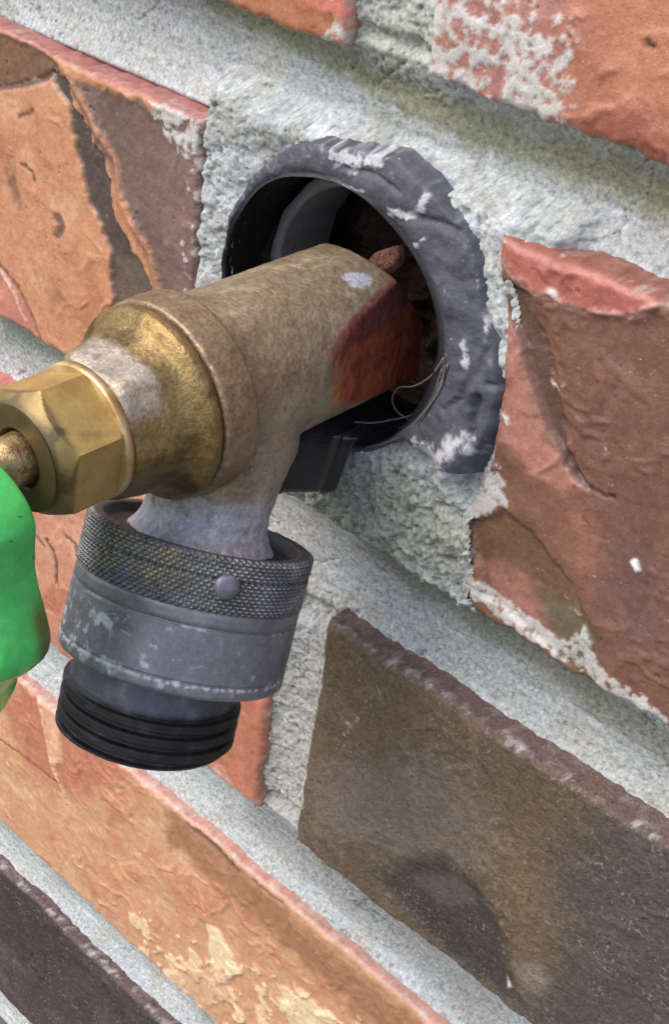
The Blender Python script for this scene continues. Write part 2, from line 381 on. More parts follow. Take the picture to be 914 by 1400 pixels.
def build_brick(key, step):
    u0, u1, v0, v1 = BR[key]['box']; sd = SEED[key]
    vlim = (-352, -40)
    su = axis_samples(u0, u1, step, 3.0, *VIEW_U); sv = axis_samples(v0, v1, step, 3.0, *vlim)
    e = np.concatenate([[1.], np.linspace(.6, .03, 13)]); ne = len(e)
    tu = np.concatenate([np.full(ne, u0), su, np.full(ne, u1)]); eu = np.concatenate([e, 0 * su, e[::-1]])
    tv = np.concatenate([np.full(ne, v0), sv, np.full(ne, v1)]); ev = np.concatenate([e, 0 * sv, e[::-1]])
    U0, V0 = np.meshgrid(tu, tv); EU, EV = np.meshgrid(eu, ev)
    a = (U0 - u0) / (u1 - u0); b = (V0 - v0) / (v1 - v0)
    # uneven outline
    oL = edge_noise(V0, sd + 1, .8); oR = edge_noise(V0, sd + 2, .8); oB = edge_noise(U0, sd + 3, .9); oT = edge_noise(U0, sd + 4, .7)
    if 'left' in BR[key]:
        L = BR[key]['left']; oL = oL + np.interp(-V0, [-q[0] for q in L], [q[1] for q in L]) - u0
    fl = lambda d: np.exp(-np.clip(d, 0, None) / 4.0)
    U = U0 + oL * fl(U0 - u0) + oR * fl(u1 - U0); V = V0 + oB * fl(V0 - v0) + oT * fl(v1 - V0)
    z, c = brick_surface(key, U, V)
    d = np.minimum(np.minimum(U0 - u0, u1 - U0), np.minimum(V0 - v0, v1 - V0))
    r = 1.25 + .6 * fbm(U, V, 7, 2, sd + 15)
    k = np.clip(1 - d / r, 0, 1); z = z * (1 - .55 * k) - r * (1 - np.sqrt(1 - k * k * .98))
    E = np.maximum(EU, EV); z = z - 11 * E
    # sides pick up rough clay
    z = z + 0; U = U + (EU > 0) * .25 * fbm(z * 1.0, V, 1.5, 3, sd); V = V + (EV > 0) * .25 * fbm(U, z, 1.5, 3, sd)
    sm = np.maximum(sstep(.0, .15, E), sstep(.45, .8, k) * (V0 > v1 - 1.6) * .85)[..., None]
    sn = (1 + .45 * fbm(U + .4 * z, z + V, 3, 5, sd + 33, .6))[..., None]
    c = c * (1 - sm) + np.clip(lin(BR[key]['side']) * sn, .01, .95) * sm
    fe = (sstep(.02, .40, fbm(U + .3 * z, V + z, 2.4, 5, sd + 120, .6) + .25 * fbm(U, V, 11, 2, sd + 125) - d / 2.6 + .04) * (1 - .75 * sstep(0, .15, E)) * .6)[..., None]
    c = c * (1 - fe) + lin((188, 186, 182)) * fe
    P = W(np.stack([U, V, z], -1).reshape(-1, 3))
    return mesh_obj('brick', P, grid_faces(*U.shape), BR[key]['mat'], wall, c.reshape(-1, 3))

STEP = {'AL': .26, 'AR': .26, 'BR': .25, 'BL': .34, 'C': .28, 'D': .4, 'OL': .3, 'OR': .26}
for key in BR: build_brick(key, STEP[key])

# ------------------------------------------------------------------ mortar
def brick_inset(u, v):
    """largest signed distance into any brick outline, with its key index"""
    best = np.full(u.shape, -50.); who = np.full(u.shape, -1)
    for i, k in enumerate(BR):
        u0, u1, v0, v1 = BR[k]['box']; ul = u0
        if 'left' in BR[k]:
            L = BR[k]['left']; ul = np.interp(-v, [-q[0] for q in L], [q[1] for q in L])
        d = np.minimum(np.minimum(u - ul, u1 - u), np.minimum(v - v0, v1 - v))
        who = np.where(d > best, i, who); best = np.maximum(best, d)
    return best, who

def build_mortar():
    su = axis_samples(-150, 150, .3, 4, *VIEW_U); sv = axis_samples(-360, -10, .3, 4, -352, -40)
    U, V = np.meshgrid(su, sv)
    # uneven bed joints: concave tooled profile
    z = np.full(U.shape, -7.5)
    n_big = fbm(U, V, 18, 3, 201); n_mid = fbm(U, V, 4, 4, 202); n_fine = fbm(U, V, 1.0, 3, 203); n_grit = fbm(U, V, .55, 2, 204)
    tops = {1: -61.4, 2: -129.8, 3: -197.8, 4: -265.8, 5: -333.8}; bots = {1: -76.6, 2: -147.4, 3: -214.2, 4: -282.6, 5: -350}
    rough = np.full(U.shape, .17)
    inbed = np.zeros(U.shape)
    for k in tops:
        vc = (tops[k] + bots[k]) / 2; hw = (tops[k] - bots[k]) / 2
        q = (V - vc + .5 * n_big) / hw
        prof = -3.4 - 2.5 * (1 - q * q) - {1: 1.3, 2: 1.8, 3: .4, 4: .6, 5: .6}[k] * np.clip(-q, 0, 1) + (1.0 if k > 2 else 0)
        m = sstep(hw + 3, hw + .5, np.abs(V - vc)); z = z * (1 - m) + prof * m; inbed = np.maximum(inbed, m)
    # perpend joints
    for (a, b, v0, v1) in ((-10.4, -.6, -197, -149), (-10.2, 3., -62, -5)):
        m = sstep(-1.5, 1.0, np.minimum(np.minimum(U - a + 3, b + 3 - U), np.minimum(V - v0 + 3, v1 + 3 - V)))
        q = (U - (a + b) / 2) / ((b - a) / 2)
        pr = -1.7 - .9 * (1 - q * q) + .6 * n_mid
        mm = m * sstep(-2, 5, np.minimum(V - v0, v1 - V) + 1.5 * n_mid); z = z * (1 - mm) + np.maximum(z, pr) * mm; rough = np.where(m > .5, .9, rough)
    # filling round the pipe hole
    d = np.minimum(np.minimum(U + 36.5, 26.5 - U), np.minimum(V + 131, -72.5 - V)) + 1.2 * n_mid
    m = sstep(-1.5, 2.5, d)
    patch = -.7 + 1.0 * n_big + .9 * n_mid - 1.3 * sstep(-12, -30, V + 97) * 0
    rr = np.hypot(U - HOLE[0], V - HOLE[1])
    patch = patch - 1.2 * sstep(26, 20, rr) * sstep(-115, -105, V)
    # crumbly lower part builds out towards the bed joint
    low = sstep(-108, -118, V) * sstep(-20, -5, U)
    patch = patch + low * (.9 + 1.2 * ridged(U * 1.1, V * .8 + U * .3, 3.2, 3, 240) - .5)
    z = z * (1 - m) + patch * m; rough = rough * (1 - m) + (.72 + .75 * low) * m
    trow = fbm(U * .12 + .5 * n_big, V * 1.1, 1.6, 3, 270); z = z + .22 * trow * (1 - m) + rough * (.38 * n_fine + .30 * n_grit + .25 * n_mid)
    ins, who = brick_inset(U, V)
    # colour
    c = np.ones(U.shape + (3,)) * lin((170, 175, 175))
    def blend(mk, col):
        nonlocal c
        c = c * (1 - mk[..., None]) + lin(col) * mk[..., None]
    blend(sstep(-.1, .45, n_big + .4 * n_mid) * .35, (176, 177, 178))
    blend(sstep(.05, .5, fbm(U, V, 13, 4, 281)) * .5, (136, 138, 126)); blend(sstep(.1, .5, fbm(U * .35, V, 5, 4, 282)) * .5, (204, 208, 213)); blend(sstep(.0, .45, fbm(U, V, 9, 4, 283)) * .45, (172, 168, 152))
    def region(px, soft, col, amt=1., rag=1.5, w=0.):
        dd = poly_sd(U, V, uvp(px, w)) + rag * n_mid; blend(sstep(-soft, soft, dd) * amt, col)
    # algae on the sheltered upper half of the joints
    region([(300, -40), (360, -10), (480, 62), (620, 130), (720, 172), (820, 205), (1000, 250), (1000, 330), (914, 302), (800, 258), (700, 226), (600, 186), (500, 130), (400, 70), (280, 6)], 1.9, (128, 129, 102), .85, 2.2, -5.2)
    region([(640, 812), (740, 885), (830, 940), (1000, 1060), (1000, 1110), (880, 1040), (760, 950), (660, 880), (560, 810), (480, 745), (540, 740)], 2.2, (122, 125, 108), .75, 2., -5.)
    region([(380, 690), (470, 630), (560, 650), (650, 720), (640, 800), (560, 780), (470, 740)], 3., (152, 156, 140), .8, 2)
    region([(365, 950), (450, 820), (440, 960), (405, 1150), (350, 1100)], 1.5, (170, 168, 160), .9)
    region([(340, 1090), (420, 1140), (520, 1220), (700, 1390), (690, 1440), (560, 1310), (440, 1215), (330, 1120)], 1.6, (140, 142, 140), .7, 1., -5.)
    region([(-30, 430), (100, 490), (110, 520), (60, 510), (-30, 480)], 1.5, (128, 140, 126), .8)
    region([(480, -40), (590, -40), (600, 100), (540, 110), (450, 60)], 2., (160, 164, 150), .7)
    crack = np.exp(-(np.abs(perlin(U / 26 + .25 * n_mid, V / 26 + .2 * n_mid, 290)) / .008) ** 2) * sstep(-.1, .2, n_big); z = z - .5 * crack; c = c * (1 - .5 * crack[..., None])
    # sand grains and pits
    c = c * (1 + .22 * n_fine + .46 * n_grit)[..., None]
    pit = sstep(.25, .5, fbm(U, V, .9, 2, 260)); z = z - .45 * pit * rough; c = c * (1 - .38 * pit[..., None])
    c = np.clip(c, .01, .9)
    keep = (ins < 1.8) & (rr > HOLE_R + .15)
    keep &= (U > -150.1)
    F = grid_faces(*U.shape); F = F[keep.ravel()[F].all(1)]
    P = W(np.stack([U, V, z], -1).reshape(-1, 3))
    P, F, cc = compact(P, F, c.reshape(-1, 3))
    return mesh_obj('mortar', P, F, M_MORTAR, wall, cc)
build_mortar()

# core of the wall behind the face, and the bore for the pipe
def build_bore():
    nt_, nw = 160, 60
    th = np.linspace(0, 2 * np.pi, nt_, endpoint=False); w = np.linspace(-1.0, -26, nw)
    T, Wd = np.meshgrid(th, w)
    r = HOLE_R + .6 + 1.6 * fbm(T * 9, Wd, 5, 4, 401) + 2.2 * fbm(T * 4, Wd, 8, 3, 402) * sstep(-3, -12, Wd)
    P = np.stack([HOLE[0] + r * np.cos(T), HOLE[1] + r * np.sin(T), Wd], -1).reshape(-1, 3)
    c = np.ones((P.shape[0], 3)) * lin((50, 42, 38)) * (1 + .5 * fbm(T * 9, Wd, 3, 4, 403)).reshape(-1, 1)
    F = grid_faces(nw, nt_, wrap=True, flip=True)
    # rubble closing the back of the bore
    base = len(P); nr2 = 40; last = (nw - 1) * nt_
    fr = np.linspace(1, .02, nr2)[1:]; rl = r[-1]
    q = np.array([np.stack([HOLE[0] + rl * f * np.cos(th), HOLE[1] + rl * f * np.sin(th)], -1) for f in fr])
    wz = -30 + 9 * ridged(q[..., 0], q[..., 1], 11, 4, 405) * sstep(1.0, .85, fr)[:, None] - 2
    P2 = np.concatenate([q, wz[..., None]], -1).reshape(-1, 3)
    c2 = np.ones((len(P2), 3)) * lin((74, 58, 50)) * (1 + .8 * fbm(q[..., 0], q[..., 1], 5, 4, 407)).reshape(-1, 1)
    F2 = grid_faces(nr2, nt_, wrap=True, flip=True) + last
    P = np.vstack([P, P2]); c = np.vstack([c, c2]); F = np.vstack([F, F2])
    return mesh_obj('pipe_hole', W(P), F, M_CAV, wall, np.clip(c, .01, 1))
build_bore()

# ------------------------------------------------------------------ sealant round the hole
def build_sealant():
    th = np.radians(np.linspace(-180, 180, 720, endpoint=False))
    ang = [-180, -150, -120, -90, -60, -42, -33, -27, -21, -9, 7, 23, 34, 43, 55, 63, 74, 86, 99, 112, 126, 140, 154, 170, 180]
    out = [20.6, 20.6, 20.8, 20.8, 20.9, 21.0, 22.2, 27.5, 32.8, 32.4, 31.4, 29.4, 29.9, 29.7, 28.6, 28.6, 26.8, 24.4, 23.6, 23.0, 21.8, 21.2, 20.8, 20.6, 20.6]
    inn = [20.4, 20.4, 20.2, 20.0, 20.0, 20.0, 19.9, 19.9, 20.0, 20.4, 21.0, 20.8, 20.3, 19.9, 19.4, 19.0, 18.8, 18.6, 18.4, 18.5, 18.9, 19.4, 19.6, 20.3, 20.4]
    lift = [.0, 0, 0, 0, .2, .6, 1.3, 1.8, 2.0, 1.9, 1.6, 1.5, 1.4, 1.4, 1.4, 1.3, 1.3, 1.2, 1.0, .9, .6, .4, .2, 0, 0]
    td = np.degrees(th)
    Ro = np.interp(td, ang, out) + (.9 * fbm(td / 4, 0 * td, 3, 3, 501) + .25 * fbm(td, 0 * td, 5, 3, 508)) * sstep(20.5, 23, np.interp(td, ang, out)); Ri = np.interp(td, ang, inn); Lf = np.interp(td, ang, lift)
    prof = []
    for s in np.linspace(0, 1, 16): prof.append(('in', s))
    for s in np.linspace(0, 1, 40)[1:]: prof.append(('top', s))
    rows, cols = [], []
    for kind, s in prof:
        if kind == 'in':
            w = -26 * (1 - s) + s * (Lf - .9); r = Ri + .4 * (1 - s) + .3 * fbm(td / 8, w, 6, 2, 505)
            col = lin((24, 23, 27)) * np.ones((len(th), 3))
        else:
            x = s; r = Ri + (Ro - Ri) * x
            body = Lf * (.25 + .9 * np.sin(np.pi * np.clip(x, 0, 1) ** .75) * .75) - .9 * (1 - x) ** 6
            edge = -2.6 * sstep(.86, 1.0, x)
            w = body + edge + (.7 * fbm(HOLE[0] + r * np.cos(th), HOLE[1] + r * np.sin(th), 6, 3, 502) + .22 * fbm(r * np.cos(th), r * np.sin(th), 1.8, 3, 509)) * sstep(0, .3, x)
            # tooling lap marks and lumps
            w = w - .55 * np.exp(-((td - 66 + 26 * x) / 2.2) ** 2) * sstep(.2, .5, x) + .5 * sstep(60, 72, td + 22 * x) * sstep(95, 80, td + 22 * x)
            w = w - .45 * np.exp(-((td - 12 - 40 * (x - .8)) / 2.0) ** 2) * sstep(.5, .75, x)
            col = lin((78, 79, 89)) * np.ones((len(th), 3)) * (1 + .35 * fbm(r * np.cos(th), r * np.sin(th), 4, 4, 503))[:, None]
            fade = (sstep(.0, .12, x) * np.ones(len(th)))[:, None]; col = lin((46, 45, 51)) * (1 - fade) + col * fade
            dust = sstep(.12, .55, fbm(r * np.cos(th), r * np.sin(th), 1.6, 4, 507) + .5 * (x - .7) + .25 * sstep(40, 90, td) - .16)[:, None] * .6
            col = col * (1 - dust) + lin((150, 151, 156)) * dust
            lip = sstep(.10, .02, np.abs(x - .06)) * sstep(60, 95, td) * sstep(175, 130, td)
            lk = (lip * .7)[:, None] if np.ndim(lip) else lip * .7
            col = col * (1 - lk) + lin((172, 174, 178)) * lk
        for a0, r0, sz, h in ((-21, 29.6, 3.0, 2.0), (-24, 28.5, 2.0, .9), (-13, 31.0, 2.2, .9), (-30, 22.8, 1.6, .5), (-8, 26.0, 3.0, .5)):
            d2 = (r - r0) ** 2 * .8 + (np.radians(td - a0) * r0) ** 2 * .45
            w = w + h * np.exp(-d2 / sz ** 2) if kind == 'top' else w
        if kind == 'top':
            pu, pv = HOLE[0] + r * np.cos(th), HOLE[1] + r * np.sin(th); nn = fbm(pu, pv, 1.2, 4, 515)
            for ln, wd, dp in (([(652, 545), (646, 575), (648, 606), (654, 636)], .55, 1.2), ([(694, 545), (678, 532), (664, 528)], .4, .7), ([(560, 215), (600, 262), (640, 330), (655, 372)], .35, .35), ([(470, 232), (510, 238), (545, 262)], .35, .5), ([(664, 380), (640, 350), (620, 318)], .4, .5), ([(610, 560), (630, 545), (640, 520)], .5, .5)):
                q = [tuple(on_wall(x_, y_, 1.5)[:2]) for x_, y_ in ln]; w = w - dp * np.exp(-(seg_dist(pu + .5 * nn, pv, q) / wd) ** 2)
            for ln, wd in (([(528, 292), (556, 293), (580, 286), (585, 270)], .7), ([(566, 338), (582, 326)], .35), ([(456, 214), (488, 222), (518, 212)], 1.2), ([(440, 262), (475, 258), (500, 262)], .35),
                           ([(640, 600), (610, 620), (580, 612)], 1.8), ([(668, 380), (662, 450)], .5), ([(636, 470), (640, 500)], .6)):
                q = [tuple(on_wall(x_, y_, .8)[:2]) for x_, y_ in ln]
                mk = (sstep(1.0, .35, seg_dist(pu, pv, q) / wd + 1.6 * nn) * .85)[:, None]; col = col * (1 - mk) + lin((186, 187, 190)) * mk; w = w + .2 * mk[:, 0]
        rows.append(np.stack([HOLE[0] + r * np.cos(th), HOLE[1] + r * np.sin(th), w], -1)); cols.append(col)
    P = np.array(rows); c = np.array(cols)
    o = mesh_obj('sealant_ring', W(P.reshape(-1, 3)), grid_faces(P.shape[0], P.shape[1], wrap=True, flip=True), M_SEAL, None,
                 np.clip(c.reshape(-1, 3), .005, .9), at=(HOLE[0], HOLE[1], 0))
    return tag(o, 'lumpy dark grey sealant bead curving around the round hole in the wall', 'sealant')
build_sealant()

# ------------------------------------------------------------------ generic solids
def frame(n):
    n = np.asarray(n, float) / np.linalg.norm(n); return n
def lathe_pts(prof, org, ax, e1, e2, nth=96):
    th = np.linspace(0, 2 * np.pi, nth, endpoint=False)
    rows = []
    for (h, r) in prof:
        rows.append(org + ax * h + r * (np.cos(th)[:, None] * e1 + np.sin(th)[:, None] * e2))
    return np.array(rows)
def capped(rows):
    nr, nc, _ = rows.shape; P = rows.reshape(-1, 3); F = [list(map(int, f)) for f in grid_faces(nr, nc, wrap=True)]
    F.append(list(range(nc))[::-1]); F.append([(nr - 1) * nc + i for i in range(nc)])
    return P, F
def tube_pts(path, rad, nth=10):
    path = np.asarray(path, float); n = len(path); rows = []
    prev = None
    for i in range(n):
        t = path[min(i + 1, n - 1)] - path[max(i - 1, 0)]; t /= np.linalg.norm(t) + 1e-9
        a = np.array([0, 0, 1.]) if prev is None else prev
        e = a - t * (a @ t)
        if np.linalg.norm(e) < 1e-4: e = np.array([1., 0, 0]) - t * t[0]
        e /= np.linalg.norm(e); prev = e; f = np.cross(t, e)
        r = rad if np.isscalar(rad) else rad[i]
        th = np.linspace(0, 2 * np.pi, nth, endpoint=False)
        rows.append(path[i] + r * (np.cos(th)[:, None] * e + np.sin(th)[:, None] * f))
    return np.array(rows)
def smooth_path(pts, n=40):
    pts = np.asarray(pts, float); P = np.vstack([2 * pts[0] - pts[1], pts, 2 * pts[-1] - pts[-2]]); out = []
    seg = len(pts) - 1; per = max(2, n // seg)
    for i in range(seg):
        p0, p1, p2, p3 = P[i:i + 4]
        for t in np.linspace(0, 1, per, endpoint=(i == seg - 1)):
            out.append(.5 * ((2 * p1) + (-p0 + p2) * t + (2 * p0 - 5 * p1 + 4 * p2 - p3) * t ** 2 + (-p0 + 3 * p1 - 3 * p2 + p3) * t ** 3))
    return np.array(out)
def nz3(P, size, seed, octv=4):                    # cheap noise on 3-D points
    return (fbm(P[:, 0] + .31 * P[:, 2], P[:, 1] - .27 * P[:, 2], size, octv, seed) + fbm(P[:, 2] + .4 * P[:, 1], P[:, 0] - .2 * P[:, 1], size, octv, seed + 5)) * .7

# ------------------------------------------------------------------ garden tap
T_AX = frame((.018, -.012, 1.0)); T_O = np.array([-5.29, -97.93, 0.0])
T_UP = np.array([0, 1., 0]) - T_AX * T_AX[1]; T_UP /= np.linalg.norm(T_UP); T_RT = np.cross(T_UP, T_AX)
BK_N = frame((math.sin(-.17), math.cos(-.17) * math.cos(-.42), math.cos(-.17) * math.sin(-.42)))
BK_C = np.array([-.86, -118.01, 28.06])
tap = thing('garden_tap', (T_O[0], T_O[1], 0), 'tarnished brass garden tap sticking out of the hole in the wall', 'tap')

def cast_body():
    bm = bmesh.new()
    def add(P, F):
        vs_ = [bm.verts.new(tuple(p)) for p in P]
        for f in F: bm.faces.new([vs_[i] for i in f])
    hs = np.concatenate([np.arange(-12, 28.4, .5)]); body = [(h, 11.2) for h in hs] + [(28.4, 11.3), (28.6, 12.5), (29.0, 12.8), (30.5, 12.85), (33.6, 12.7), (34.0, 12.5), (34.1, 11.0)]
    R_ = lathe_pts(body, T_O, T_AX, T_RT, T_UP, 160) - T_O
    h_, r_, u_ = R_ @ T_AX, R_ @ T_RT, R_ @ T_UP
    lim = 11.2 - np.clip(15.5 - h_, 0, None) * .18                      # oblique flat on the side, then a slanted rear end
    over = np.clip(r_ * .9962 + u_ * .0872 - lim, 0, None) * (h_ < 15.5)
    r_ = r_ - over * .9962; u_ = u_ - over * .0872
    h_ = np.where(h_ < 12, np.maximum(h_, np.maximum(-2.6 + .95 * (u_ - 8.8), -11)), h_)
    R_ = T_O + h_[..., None] * T_AX + r_[..., None] * T_RT + u_[..., None] * T_UP
    add(*capped(R_))
    # outlet neck down to the vacuum breaker
    up = BK_N; e1 = T_RT - up * (T_RT @ up); e1 /= np.linalg.norm(e1); e2 = np.cross(up, e1)
    neck = [(-3.0, 10.2), (-1.2, 9.9), (0, 9.0), (1.5, 8.3), (4, 8.2), (9, 8.8), (13, 9.6), (22, 8.8)]
    add(*capped(lathe_pts(neck, BK_C, up, e1, e2, 64)))
    bmesh.ops.recalc_face_normals(bm, faces=bm.faces)
    me = bpy.data.meshes.new('tmp'); bm.to_mesh(me); bm.free()
    ob = bpy.data.objects.new('tmp', me); COL.objects.link(ob)
    r = ob.modifiers.new('r', 'REMESH'); r.mode = 'VOXEL'; r.voxel_size = .27; r.use_smooth_shade = True
    s = ob.modifiers.new('s', 'SMOOTH'); s.iterations = 2; s.factor = .5
    dg = bpy.context.evaluated_depsgraph_get(); ev = ob.evaluated_get(dg).to_mesh()
    P = np.empty(len(ev.vertices) * 3); ev.vertices.foreach_get('co', P); P = P.reshape(-1, 3)
    Nn = np.empty(len(ev.vertices) * 3); ev.vertices.foreach_get('normal', Nn); Nn = Nn.reshape(-1, 3)
    F = np.array([list(f.vertices) for f in ev.polygons if len(f.vertices) == 4])
    bpy.data.objects.remove(ob)
    # cast texture
    P = P + Nn * (.10 * nz3(P, 1.2, 601, 3) + .14 * nz3(P, 5, 603, 3))[:, None]
    q = (P - BK_C) @ BK_N; P = P + Nn * (sstep(8, 1, q) * (.30 * nz3(P, 1.8, 605, 4) + .3 * np.clip(nz3(P, 3.2, 606, 3), 0, 1)))[:, None]
    rel = P - T_O; h = rel @ T_AX; a = np.degrees(np.arctan2(rel @ T_UP, rel @ T_RT))
    n5 = nz3(P, 6, 610); n2 = nz3(P, 2.0, 611)
    c = np.ones((len(P), 3)) * lin((164, 145, 118)); metal = np.full(len(P), .5)
    def bl(m, col, me_=None):
        nonlocal c, metal
        m = np.clip(m, 0, 1)[:, None]; c = c * (1 - m) + lin(col) * m
        if me_ is not None: metal = metal * (1 - m[:, 0]) + me_ * m[:, 0]
    bl(sstep(-.05, .45, n5) * .7, (136, 112, 84)); bl(sstep(.05, .5, -n5 + .3 * n2) * .6, (182, 164, 138), .15)
    bl(sstep(24, 29, h) * .45, (138, 110, 76), .5)
    # limescale towards the outlet
    bl(sstep(24, 6, q) * sstep(29, 24, h) * (.5 + .6 * n5), (158, 154, 140), .1); bl(sstep(8, 2, q + 4 * n5) * .85, (184, 184, 190), .03)
    bl(sstep(20, 12, q) * sstep(16, 8, h) * .5, (128, 134, 118), .2)
    # heat stained rear shoulder on the camera side
    rc, uc = rel @ T_RT, rel @ T_UP
    fd = (11.2 - np.clip(15.5 - h, 0, None) * .18) - (rc * .9962 + uc * .0872)
    ed = np.clip(15.5 - h, 0, None) * .18
    red = sstep(.8, .1, fd + .35 * n5 + .25 * n2) * sstep(-.1, 1.1, ed + .5 * n2 + .3 * n5) * sstep(16, 14.5, h)
    red = np.maximum(red, sstep(-1.5, -3, h + .5 * n5) * sstep(60, 40, a))
    bl(red * .97, (184, 92, 64), .35); bl(red * sstep(.2, .45, fbm(h * .5, a / 9, 2, 4, 622) + .25) * .6, (132, 58, 48))
    bl(red * sstep(10.2, 12.5, h + 1.2 * n5) * sstep(16, 2, a), (190, 124, 56), .3)
    bl(red * sstep(14, 34, a + 8 * n5) * .7, (120, 78, 80)); bl(red * sstep(.3, .5, n2) * .4, (190, 120, 92))
    bl(sstep(1.6, .6, np.hypot(h - 14.6 - .06 * a, (a - 8) / 26) + .6 * n2) * .5, (150, 152, 118), .1)
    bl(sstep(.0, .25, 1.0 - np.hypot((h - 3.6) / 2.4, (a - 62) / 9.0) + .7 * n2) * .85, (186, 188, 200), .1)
    bl(sstep(.42, .6, n2 + .4 * n5) * .5, (104, 84, 62))
    col = np.concatenate([np.clip(c, .01, .95), metal[:, None]], 1)
    return mesh_obj('body', W(P), F, M_CAST, tap, col)
cast_body()

def cast_color(P, base, alt, seed, metal=.75, size=4):
    n = nz3(P, size, seed); n2 = nz3(P, size * .35, seed + 3); m = sstep(-.1, .4, n)[:, None]
    c = lin(base) * (1 - m) + lin(alt) * m; c = c * (1 + .18 * n2[:, None])
    return np.concatenate([np.clip(c, .01, .95), np.full((len(P), 1), metal)], 1)

# bonnet: flanged collar running into a rounded hexagon
def bonnet():
    nth = 240; th = np.linspace(0, 2 * np.pi, nth, endpoint=False); ph = 1.50
    hexr = 1 / np.cos(((th - ph + np.pi / 6) % (np.pi / 3)) - np.pi / 6)        # 1 at flats, 1.155 at corners
    prof = [(33.5, 10.5, 0), (34.0, 11.4, 0), (34.15, 12.0, 0), (34.5, 12.35, 0), (35.0, 12.45, 0), (35.6, 12.3, 0), (36.1, 11.9, 0), (36.5, 11.35, 0), (36.8, 10.9, 0), (37.2, 10.5, .1),
            (37.8, 10.05, .3), (38.6, 9.6, .55), (39.6, 9.2, .8), (40.8, 8.85, 1), (42.5, 8.5, 1), (43.8, 8.3, 1), (44.4, 8.1, .8), (44.7, 7.6, .6), (44.8, 5.0, 0)]
    rows = []
    for h, r, k in prof:
        # denser rows
        rows.append((h, r, k))
    hs = np.array([q[0] for q in rows]); rs = np.array([q[1] for q in rows]); ks = np.array([q[2] for q in rows])
    s = np.linspace(0, len(rows) - 1, len(rows) * 4); idx = np.arange(len(rows))
    hh, rr, kk = np.interp(s, idx, hs), np.interp(s, idx, rs), np.interp(s, idx, ks)
    P = np.array([T_O + T_AX * h + (r * (1 - k + k * np.minimum(hexr, 1.11)))[:, None] * (np.cos(th)[:, None] * T_RT + np.sin(th)[:, None] * T_UP) for h, r, k in zip(hh, rr, kk)])
    F = grid_faces(P.shape[0], nth, wrap=True); P = P.reshape(-1, 3)
    P = P + (P - (T_O + T_AX * 40)) * (.0035 * nz3(P, 4, 640))[:, None]
    c = cast_color(P, (140, 116, 72), (98, 80, 48), 641, .6)
    rel = P - T_O; h = rel @ T_AX; a = np.degrees(np.arctan2(rel @ T_UP, rel @ T_RT)); n = nz3(P, 2.2, 645)
    m = (sstep(39, 40.5, h) * sstep(20, 45, a) * sstep(130, 100, a) * (.8 + .5 * n)).clip(0, 1)[:, None]
    c[:, :3] = c[:, :3] * (1 - m) + lin((190, 178, 160)) * m; c[:, 3] = c[:, 3] * (1 - .6 * m[:, 0])
    m = (sstep(.25, .5, n) * .6)[:, None]; c[:, :3] = c[:, :3] * (1 - m) + lin((96, 74, 46)) * m
    return mesh_obj('bonnet', W(P), F, M_CAST, tap, c)
bonnet()
P, F = capped(lathe_pts([(44.6, 7.0), (44.6, 8.2), (44.75, 8.5), (45.6, 8.5), (45.8, 8.2), (45.8, 5)], T_O, T_AX, T_RT, T_UP, 96))
mesh_obj('washer', W(P), F, M_NUT, tap, cast_color(P, (214, 186, 140), (186, 150, 96), 650, .7))

def packing_nut():
    nth = 240; th = np.linspace(0, 2 * np.pi, nth, endpoint=False); ph = 1.44
    AF = 8.0 * math.cos(math.pi / 6) * 1.06
    hexr = AF / np.cos(((th - ph + np.pi / 6 + np.pi / 6) % (np.pi / 3)) - np.pi / 6)
    rows = []
    RC = AF / math.cos(math.pi / 6)
    for h, kind in [(45.8, 'b0'), (45.8, 'h0')] + [(x, 'h') for x in np.linspace(45.8, 54.4, 44)]:
        if kind == 'b0': r = np.full(nth, 4.0)
        else:
            lim = RC + .1 - max(0, (h - 52.0)) * 1.0 - max(0, 46.3 - h) * .8      # 45 degree chamfer cone
            r = np.minimum(hexr, lim)
        rows.append((h, r))
    for h, r in [(54.5, 6.55), (54.55, 6.3), (54.55, 5.0), (54.55, 3.75), (54.3, 3.55), (53.0, 3.5), (53.0, .5)]: rows.append((h, np.full(nth, r)))
    P = np.array([T_O + T_AX * h + r[:, None] * (np.cos(th)[:, None] * T_RT + np.sin(th)[:, None] * T_UP) for h, r in rows])
    F = grid_faces(P.shape[0], nth, wrap=True); P = P.reshape(-1, 3)
    c = cast_color(P, (192, 162, 98), (176, 142, 78), 660, .45, 6)
    rel = P - T_O; h = rel @ T_AX; n = nz3(P, 3, 664)
    rad = np.linalg.norm(rel - h[:, None] * T_AX, axis=1)
    m = (sstep(53.6, 54.5, h) * .85 + sstep(51.9, 52.6, h) * .6 + sstep(.2, .5, n) * .4).clip(0, .9)[:, None]
    c[:, :3] = c[:, :3] * (1 - m) + lin((88, 77, 54)) * m
    o = mesh_obj('packing_nut', W(P), F, M_NUT, tap, c)
    sm = np.zeros(len(o.data.polygons), bool); o.data.polygons.foreach_set('use_smooth', sm)
packing_nut()
P, F = capped(lathe_pts([(52, 3.0), (54, 3.1), (56, 3.05), (57.2, 2.9), (57.9, 2.4), (60, 2.2), (66, 2.2)], T_O, T_AX, T_RT, T_UP, 48))
P = P + (P - (T_O + T_AX * 56)) * (.05 * nz3(P, 1.6, 670))[:, None]
mesh_obj('stem', W(P), F, M_CAST, tap, cast_color(P, (188, 160, 112), (120, 92, 58), 671, .8, 1.6))

